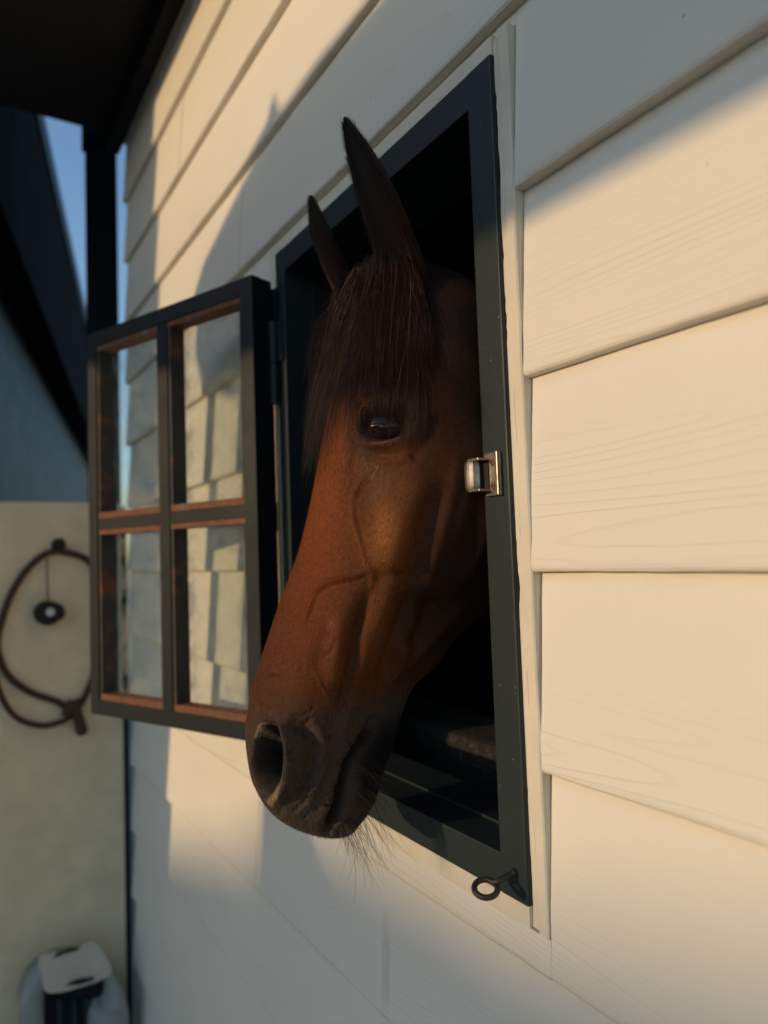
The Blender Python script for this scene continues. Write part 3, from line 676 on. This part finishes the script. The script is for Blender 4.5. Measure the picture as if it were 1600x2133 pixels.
    D += line(A, [(706, 1590), (688, 1640), (680, 1680), (660, 1712)], 13, .0045, .045); D += line(A, [(752, 1620), (738, 1660), (715, 1700), (698, 1728)], 13, .0050, .045)
    rl = np.random.default_rng(21)
    for i in range(15):
        t_ = (i+rl.uniform(-.3, .3))/14; x = 744-58*t_+rl.normal(0, 1.5); y = 1556+118*t_+rl.normal(0, 2); a_ = 62-62*t_+rl.normal(0, 9); dx_, dy_ = math.cos(math.radians(a_)), math.sin(math.radians(a_)); l_ = rl.uniform(9, 26)*(1-.3*t_)
        D += line(A, [(x-dx_*l_, y-dy_*l_+rl.normal(0, 2)), (x-dx_*l_*.4, y-dy_*l_*.4), (x+dx_*5, y+dy_*5)], rl.uniform(2.6, 4.), -rl.uniform(.0008, .0026), .045)
    rr_ = np.random.default_rng(3)
    for i in range(60):
        x, y = rr_.uniform(560, 700), rr_.uniform(1480, 1715); l_ = rr_.uniform(8, 26); a_ = rr_.normal(math.radians(-60), .5)
        D += line(A, [(x-math.cos(a_)*l_, y-math.sin(a_)*l_), (x, y+rr_.normal(0, 2)), (x+math.cos(a_)*l_, y+math.sin(a_)*l_)], rr_.uniform(2.5, 5), -.0011, .05)
    return D*1.25
D = features(AB)
Dm = line(AB, [(778, 1530), (762, 1548), (746, 1562), (727, 1588), (712, 1625), (703, 1660), (693, 1690), (686, 1712)], 8, -.020, .035, 3, True)+line(AB, [(693, 1685), (684, 1705), (680, 1722)], 9, -.012, .035, 2, False)
def grid_normals(P):
    du = np.gradient(P, axis=0); dv = np.gradient(P, axis=1); n_ = np.cross(du, dv); l_ = np.linalg.norm(n_, axis=-1, keepdims=True); return n_/np.maximum(l_, 1e-12)
Nn = grid_normals(Pn); Nn *= np.sign((Nn@NL).sum()); edge = np.clip(np.sin(phi)*3.2, 0, 1)[None, :]; edge = edge*edge*(3-2*edge)
Nn[:, 0] = Nn[:, 1]; Nn[:, -1] = Nn[:, -2]
tend = np.clip((1-ts)/.02, 0, 1)[:, None]
# far side mirrored (a little different so that the face is not a perfect mirror)
Dn = D*edge*tend+Dm*np.clip(edge+.55, 0, 1)
Pn2 = Pn+Nn*Dn[..., None]
NfM = Nn-2*(Nn@NL)[..., None]*NL
Pf2 = Pf+NfM*(Dn*.97)[..., None]
V = []; ring = np.concatenate([Pn2, Pf2[:, -2:0:-1]], 1)      # NT x (2*NQ)
RN = ring.shape[1]; Vb = ring.reshape(-1, 3)
ii, jj = np.meshgrid(np.arange(NT-1), np.arange(RN), indexing='ij'); j2 = (jj+1) % RN
Fb = np.stack([ii*RN+jj, (ii+1)*RN+jj, (ii+1)*RN+j2, ii*RN+j2], -1).reshape(-1, 4)
# ---- coat colour, with sunlit patches and shade painted in
ABr = np.concatenate([AB, AB[:, -2:0:-1]], 1).reshape(-1, 2)
def pigment_light(A, qv=None):
    n_ = len(A); c = np.tile(np.array([.092, .031, .010]), (n_, 1))
    def blend(c, m_, col): return c*(1-m_[:, None])+np.array(col)*m_[:, None]
    rng_ = lambda a, b_, x: np.clip((x-a)/(b_-a), 0, 1)
    sg_ = lambda x: x*x*(3-2*x)
    c = blend(c, gauss(A, 800, 1110, 45, 95, -5, .8), (.27, .120, .034))            # golden patch painted in for the sunlit cheek
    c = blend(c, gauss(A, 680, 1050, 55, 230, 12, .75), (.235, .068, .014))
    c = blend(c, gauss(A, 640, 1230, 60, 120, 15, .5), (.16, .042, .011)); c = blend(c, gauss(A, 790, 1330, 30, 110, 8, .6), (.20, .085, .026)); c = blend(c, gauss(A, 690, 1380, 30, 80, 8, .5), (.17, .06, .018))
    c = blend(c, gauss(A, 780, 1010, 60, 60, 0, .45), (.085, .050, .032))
    c = blend(c, gauss(A, 1010, 1040, 130, 260, 10, .9, pw=3), (.042, .018, .010)); c = blend(c, gauss(A, 1010, 600, 165, 300, 0, .98, pw=4), (.009, .005, .004)); c = blend(c, gauss(A, 950, 600, 34, 40, 0, .7), (.09, .030, .012)); c = blend(c, gauss(A, 925, 1250, 100, 110, 20, .8), (.030, .012, .007))  # shade painted into neck, rear cheek and throat; brown fur at ear base
    y0_ = feat((600, 1440))[1]; y1_ = feat((600, 1560))[1]
    mz = sg_(rng_(y0_, y1_, A[:, 1]+.12*(A[:, 0]-feat((600, 1440))[0]))); c = blend(c, mz*.94, (.072, .054, .043))
    c = blend(c, gauss(A, 575, 1590, 60, 100, 5, .5), (.022, .016, .014)); c = blend(c, gauss(A, 573, 1588, 25, 72, 4, .97, .045, 5), (.003, .0025, .0025))
    c = blend(c, gauss(A, 805, 887, 66, 46, 0, .95, pw=4), (.012, .009, .009)); c = blend(c, line(A, [(775, 924), (800, 928), (832, 918)], 3, .75), (.16, .13, .12)); c = blend(c, gauss(A, 755, 925, 26, 34, 0, .6), (.03, .028, .028))
    c = blend(c, gauss(A, 880, 930, 16, 50, 15, .7), (.02, .012, .008))
    yt = feat((700, 760))[1]; c = blend(c, sg_(rng_(yt-.05, yt+.10, A[:, 1]))*.85, (.013, .007, .006))  # upper head darkened as well, shade put into the colour
    c = blend(c, gauss(A, 810, 1610, 66, 110, 12, .97, .04, 5), (.008, .006, .006)); c = blend(c, line(A, [(760, 1550), (726, 1592), (710, 1625), (701, 1660), (684, 1720)], 14, .7, .045), (.010, .008, .008))  # chin blackened so it sinks into painted shade; dark lip line
    c = blend(c, line(A, [(560, 1385+40), (568, 1418), (548, 1424)], 4, .6), (.03, .012, .008))
    # crusted dirt round the nostril
    r0 = np.random.default_rng(5)
    cr = np.zeros(n_)
    for p_, w_ in (([(540, 1540), (545, 1518), (560, 1510), (580, 1518), (594, 1545), (597, 1580), (594, 1620), (588, 1650)], 3.0), ([(548, 1522), (552, 1536), (560, 1548)], 6), ([(586, 1636), (578, 1654), (570, 1672)], 9)):
        cr = np.maximum(cr, line(A, p_, w_, 1., .045, 2., False))
    ns = r0.random(n_); nz = np.sin(A[:, 0]*1900)*np.sin(A[:, 1]*1700+A[:, 0]*900); cr = np.clip((cr*(.35+1.0*ns+.35*nz)-.36)*2.4, 0, 1)
    c = blend(c, np.clip(cr, 0, .85), (.30, .24, .165))
    k_ = np.clip((c[:, :1]-.045)/.06, 0, 1)*np.clip((.33-c[:, :1])/.05, 0, 1); return c*(1-k_+k_*np.array([1.2, .99, .74]))
pig = pigment_light(ABr); pig *= (1+.10*np.random.default_rng(1).normal(size=(len(pig), 1)))
# ---- ears: folded leaf shaped cups, part of the same skin
def ear(base, tip, lat0, lat1, wpts, bend, open_dir, cols=36, rows=46, cup=1.0):
    Vv, Ff = [], []
    a0 = to_ab(*base, lat0); a1 = to_ab(*tip, lat1); P0_, P1_ = to3(np.array(a0), np.array(lat0)), to3(np.array(a1), np.array(lat1))
    ax = P1_-P0_; L_ = np.linalg.norm(ax); ax /= L_; side = np.cross(ax, open_dir); side /= np.linalg.norm(side); out = np.cross(side, ax)
    for i in range(rows):
        t = i/(rows-1); w_ = np.interp(t, *zip(*wpts)); c = P0_+ax*L_*t+side*bend*math.sin(t*math.pi)*L_+out*(.03*math.sin(t*math.pi))*L_
        for j in range(cols):
            a = 2*math.pi*j/cols
            # crescent: outer shell (a in back half) and inner shell
            if j <= cols//2: th = math.pi*(j/(cols//2)); r_ = w_; x_ = -math.cos(th)*r_; y_ = -math.sin(th)*r_*cup
            else: th = math.pi*((cols-j)/(cols-cols//2)); r_ = w_*.93; x_ = -math.cos(th)*r_; y_ = -math.sin(th)*r_*cup+w_*.16*max(math.sin(th), 0)+.0012
            y_ += w_*.5*cup
            Vv.append(c+side*x_+out*y_)
    for i in range(rows-1):
        for j in range(cols): j3 = (j+1) % cols; Ff.append((i*cols+j, i*cols+j3, (i+1)*cols+j3, (i+1)*cols+j))
    return np.array(Vv), np.array(Ff)
prof_ = [(t_, w_*.88) for t_, w_ in [(0, .034), (.12, .036), (.3, .035), (.48, .032), (.63, .0275), (.78, .0205), (.9, .0125), (.97, .006), (1., .001)]]
E1, EF1 = ear((866, 600), (718, 244), .046, .060, prof_, .07, NL*.35+G*.95+UP*.1, cup=1.05)
E2, EF2 = ear((738, 640), (648, 406), -.048, -.055, prof_, .05, -NL*.2+G*.95+UP*.1, cup=1.0)
earc = np.array([.020, .010, .007])
Vall = np.concatenate([Vb, E1, E2]); Fall = np.concatenate([Fb, EF1+len(Vb), EF2+len(Vb)+len(E1)])
def earcol(E): 
    zz = (E[:, 2]-E[:, 2].min())/np.ptp(E[:, 2]); return np.outer(1-zz, np.array([.05, .022, .012]))+np.outer(zz, np.array([.012, .008, .007]))
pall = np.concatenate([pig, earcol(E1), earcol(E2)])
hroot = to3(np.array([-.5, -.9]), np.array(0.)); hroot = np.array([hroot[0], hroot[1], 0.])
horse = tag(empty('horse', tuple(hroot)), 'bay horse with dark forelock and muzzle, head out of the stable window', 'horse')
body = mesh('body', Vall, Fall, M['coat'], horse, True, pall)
bm = bmesh.new(); bm.from_mesh(body.data); bmesh.ops.recalc_face_normals(bm, faces=bm.faces[:]); bm.to_mesh(body.data); bm.free()
bvh = BVHTree.FromPolygons([tuple(v) for v in Vall], [tuple(f) for f in Fall.tolist()])
def cast(x, y, off=0.):
    d_ = Vector(wdir(x, y)).normalized(); h_, n_, i_, l_ = bvh.ray_cast(Vector(CAM)+d_*.30, d_)
    return (None, None) if h_ is None else (np.array(h_), np.array(n_))
# ---- eyes
def eye(side):
    c = feat((804, 889), .085); hh, _ = cast(806, 888)
    lat = (hh-O)@NL-.0180+.0125
    c3 = to3(np.array([(hh-O)@G, (hh-O)[2]]), np.array(lat*side))
    bm = bmesh.new(); bmesh.ops.create_uvsphere(bm, u_segments=40, v_segments=24, radius=1.)
    for v_ in bm.verts: v_.co = Vector(c3)-Vector(G)*.0080+Vector(G)*v_.co.x*.0300+Vector(UP)*v_.co.z*.0235+Vector(NL)*v_.co.y*.0180
    me = bpy.data.meshes.new('eye'); bm.to_mesh(me); bm.free(); return link('eye', me, M['eye'], horse, True)
eye(1); eye(-1)

# ---- hair made of thin ribbons
def strands(name, paths, rad, cols, parent, mat, sides=3):
    # paths: (n, k, 3); rad: (n,k) ; cols (n,3)
    n_, k_, _ = paths.shape; tdir = np.gradient(paths, axis=1); tdir /= np.maximum(np.linalg.norm(tdir, axis=-1, keepdims=True), 1e-9)
    ref = rng.normal(size=(n_, 1, 3)); u = np.cross(tdir, ref); u /= np.maximum(np.linalg.norm(u, axis=-1, keepdims=True), 1e-9); v_ = np.cross(tdir, u)
    Vs = np.stack([paths+(u*math.cos(a)+v_*math.sin(a))*rad[..., None] for a in np.arange(sides)*2*math.pi/sides], 2)  # n,k,s,3
    idx = np.arange(n_*k_*sides).reshape(n_, k_, sides); F_ = []
    for s_ in range(sides):
        s2 = (s_+1) % sides; F_.append(np.stack([idx[:, :-1, s_], idx[:, :-1, s2], idx[:, 1:, s2], idx[:, 1:, s_]], -1).reshape(-1, 4))
    cc_ = np.repeat(cols, k_*sides, 0)
    return mesh(name, Vs.reshape(-1, 3), np.concatenate(F_), mat, parent, True, cc_)
def bez(p0, p1, p2, p3, k): t = np.linspace(0, 1, k)[:, None]; return (1-t)**3*p0+3*(1-t)**2*t*p1+3*(1-t)*t*t*p2+t**3*p3
rg = np.random.default_rng(11)
K = 16; paths = []; rads = []; colz = []
locks = []
for i in range(210):
    u = rg.random(); 
    ex = 640+255*u**.9+rg.normal(0, 6); env = np.interp(ex, [632, 650, 680, 710, 750, 790, 830, 870, 900], [965, 1000, 960, 890, 875, 890, 895, 935, 905])
    ey = env-abs(rg.normal(0, 75))-(rg.random() < .35)*rg.uniform(0, 150)
    rx = np.interp(ex, [635, 900], [735, 862])+rg.normal(0, 10); ry = np.interp(rx, [730, 800, 870], [580, 530, 560])+rg.uniform(-10, 40)
    locks.append((rx, ry, ex, ey, rg.uniform(0, 6.28), rg.uniform(1., 9.), rg.uniform(3, 7)))
for i in range(6200):
    lk = locks[rg.integers(len(locks))]; wisp = rg.random() < .07; spd = 1. if not wisp else 4.
    rx, ry = lk[0]+rg.normal(0, 8), lk[1]+rg.normal(0, 6); ex, ey = lk[2]+rg.normal(0, 5)*spd, lk[3]+rg.normal(0, 14)*min(spd, 2)-rg.exponential(38)+14+(rg.random() < .12)*rg.uniform(10, 70)
    ex = max(ex, 628-rg.random()*8)
    bow = np.interp(ex, [635, 700, 800, 900], [-1, -.35, .15, .9])
    p0 = np.array([rx, ry]); p3 = np.array([ex, ey]); p1 = p0+np.array([bow*36+rg.normal(0, 6), 55+rg.normal(0, 10)]); p2 = np.array([ex+(rx-ex)*.16-bow*5+rg.normal(0, 7), ey-.38*(ey-ry)])
    pp = bez(p0, p1, p2, p3, K); tk = np.linspace(0, 1, K); pp[:, 0] += np.cumsum(rg.normal(0, 1.3, K))+lk[5]*tk*np.sin(lk[6]*tk+lk[4])*2; lift = rg.random()**1.5*.016+.0012; out = []; last = None
    prevd = None
    for j, (x, y) in enumerate(pp):
        h_, n_ = cast(x, y)
        if h_ is not None:
            dpt = (h_-CAM)@(R@np.array([0, 0, 1.]))
            if prevd is not None: dpt = min(dpt, prevd+.006)
            dd_ = dpt-lift*(.35+.65*math.sin(min(1, j/(K*.7))*math.pi/2))
        else: dd_ = (prevd if prevd is not None else .86)-(.0 if prevd is not None else 0)
        prevd = dpt if h_ is not None else dd_
        out.append(CAM+wdir(x, y)*dd_)
    paths.append(out); r_ = rg.uniform(.00013, .00030)*(1 if not wisp else .75); rads.append(r_*np.linspace(1.15, .18, K)); b_ = rg.uniform(.4, 1.5); colz.append(np.array([.030, .014, .010])*b_ if rg.random() > .055 else np.array([.12, .070, .052]))
P_ = np.array(paths); P_[:, 1:-1] = (P_[:, :-2]+2*P_[:, 1:-1]+P_[:, 2:])/4; P_[:, 1:-1] = (P_[:, :-2]+2*P_[:, 1:-1]+P_[:, 2:])/4
strands('forelock', P_, np.array(rads), np.array(colz), horse, M['hair'])
# whiskers on chin and lips
paths = []; rads = []; colz = []; K2 = 10
for i in range(150):
    if i < 92: x = rg.uniform(690, 782); y = np.interp(x, [690, 735, 770, 782], [1712, 1716, 1686, 1668])-rg.uniform(0, 18); Lp = rg.uniform(70, 165)*(.75 if x < 715 else 1); an = math.radians(rg.normal(62, 9)); 
    elif i < 128: x, y = rg.uniform(735, 788), rg.uniform(1580, 1670); Lp = rg.uniform(40, 90); an = math.radians(rg.normal(35, 10))
    else: x, y = rg.uniform(545, 690), rg.uniform(1660, 1722); Lp = rg.uniform(12, 34); an = math.radians(rg.normal(95, 14))
    h_, n_ = cast(x, y)
    if h_ is None: continue
    dep = (h_-CAM)@(R@np.array([0, 0, 1.])); cu = rg.normal(.25, .25); pts = []; xx, yy, a_ = x, y, an
    for j in range(K2): pts.append(CAM+wdir(xx, yy)*(dep+.001+.02*rg.random()*0-j*.0008)); xx += math.cos(a_)*Lp/(K2-1); yy += math.sin(a_)*Lp/(K2-1); a_ += cu/(K2-1)
    paths.append(pts); rads.append(rg.uniform(.00018, .00030)*np.linspace(1, .3, K2)); colz.append(np.array([.05, .033, .022]) if rg.random() > .3 else np.array([.16, .12, .08]))
strands('whiskers', np.array(paths), np.array(rads), np.array(colz), horse, M['hair'])
# lashes and the long feelers round the eye
paths = []; rads = []; colz = []
for i in range(60):
    u = rg.random(); x = 772+78*u; y = np.interp(x, [770, 800, 835, 850], [878, 858, 864, 884])+rg.normal(0, 2); h_, n_ = cast(x, y-6)
    if h_ is None: continue
    L_ = rg.uniform(.010, .017); dv = NL*.75+G*(.45-.7*u)-UP*.75; dv /= np.linalg.norm(dv); paths.append([h_+dv*L_*t+UP*(.0035*t*t) for t in np.linspace(0, 1, 8)]); rads.append(np.linspace(.0002, .00006, 8)); colz.append(np.array([.03, .018, .014]))
strands('eyelashes', np.array(paths), np.array(rads), np.array(colz), horse, M['hair'])
# short coat: many tiny hairs lying towards the nose
nh = 170000
near = np.where((np.arange(RN) <= NQ) | (np.arange(RN) > RN-40))[0]
i_ = rg.integers(70, NT-4, nh*2); j_ = near[rg.integers(0, len(near), nh*2)]
# density by area: accept in proportion
Pgrid = ring; a_ = np.linalg.norm(np.cross(Pgrid[np.minimum(i_+1, NT-1), j_]-Pgrid[i_, j_], Pgrid[i_, (j_+1) % RN]-Pgrid[i_, j_]), axis=-1); acc = rg.random(nh*2) < a_/np.percentile(a_, 90)
i_, j_ = i_[acc][:nh], j_[acc][:nh]; fu, fv = rg.random(len(i_))[:, None], rg.random(len(i_))[:, None]
p = Pgrid[i_, j_]*(1-fu)*(1-fv)+Pgrid[i_+1, j_]*fu*(1-fv)+Pgrid[i_, (j_+1) % RN]*(1-fu)*fv+Pgrid[i_+1, (j_+1) % RN]*fu*fv
tu = Pgrid[np.minimum(i_+1, NT-1), j_]-Pgrid[i_, j_]; tu /= np.maximum(np.linalg.norm(tu, axis=-1, keepdims=True), 1e-9); tv = Pgrid[i_, (j_+1) % RN]-Pgrid[i_, j_]; nn = np.cross(tu, tv); nn /= np.maximum(np.linalg.norm(nn, axis=-1, keepdims=True), 1e-9)
cen = C0[i_]; cen3 = to3(cen, np.zeros(len(cen))); sgn = np.sign(((p-cen3)*nn).sum(-1)); nn *= sgn[:, None]
fnear = gauss(((p-O)@np.stack([G, UP], 1)), 800, 889, 48, 34, 5, 1., pw=4)+gauss(((p-O)@np.stack([G, UP], 1)), 568, 1590, 34, 88, 4, 1., .045, pw=4)
pi_ = pigment_light((p-O)@np.stack([G, UP], 1))
muz = np.clip((pi_[:, 0]-.03)/.06, .25, 1)
ln = rg.uniform(.0035, .0070, len(p))*muz; d_ = tu*1.+nn*rg.uniform(.12, .42, (len(p), 1))+rg.normal(0, .16, (len(p), 3)); d_ /= np.linalg.norm(d_, axis=-1, keepdims=True)
keep_ = fnear < .35; p, nn, ln, d_, pi_ = p[keep_], nn[keep_], ln[keep_], d_[keep_], pi_[keep_]
sd = np.cross(d_, nn); sd /= np.maximum(np.linalg.norm(sd, axis=-1, keepdims=True), 1e-9); wd = rg.uniform(.00016, .00030, (len(p), 1))
Vh = np.stack([p-nn*.0004-sd*wd, p-nn*.0004+sd*wd, p+d_*ln[:, None]], 1).reshape(-1, 3); Fh_ = np.arange(len(Vh)).reshape(-1, 3)
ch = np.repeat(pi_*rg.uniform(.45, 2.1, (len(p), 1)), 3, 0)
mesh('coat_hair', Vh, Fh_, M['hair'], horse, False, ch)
# tufts on the ear tips and a soft rim of hair along the ears
paths = []; rads = []; colz = []
for E, cnt in ((E1, 2600), (E2, 1300)):
    rows_, cols_ = 46, 36; Eg = E.reshape(rows_, cols_, 3)
    for k in range(cnt):
        r_ = int((rows_-2)*rg.random()**.8); c_ = rg.choice([0, 1, 35, 17, 18, 19]) if rg.random() < .6 else rg.integers(36); p0 = Eg[r_, c_]; axd = Eg[min(r_+2, rows_-1), c_]-p0; axd /= np.linalg.norm(axd)+1e-9
        ctr = Eg[r_].mean(0); od = p0-ctr; od /= np.linalg.norm(od)+1e-9; L_ = rg.uniform(.004, .011) if r_ < rows_-6 else rg.uniform(.006, .012); dv = axd*.85+od*.35+rg.normal(0, .12, 3)
        paths.append([p0+dv*L_*t for t in np.linspace(0, 1, 4)]); rads.append(np.linspace(.0002, .00005, 4)); colz.append(np.array([.02, .011, .008])*rg.uniform(.6, 1.8))
strands('ear_hair', np.array(paths), np.array(rads), np.array(colz), horse, M['hair'])
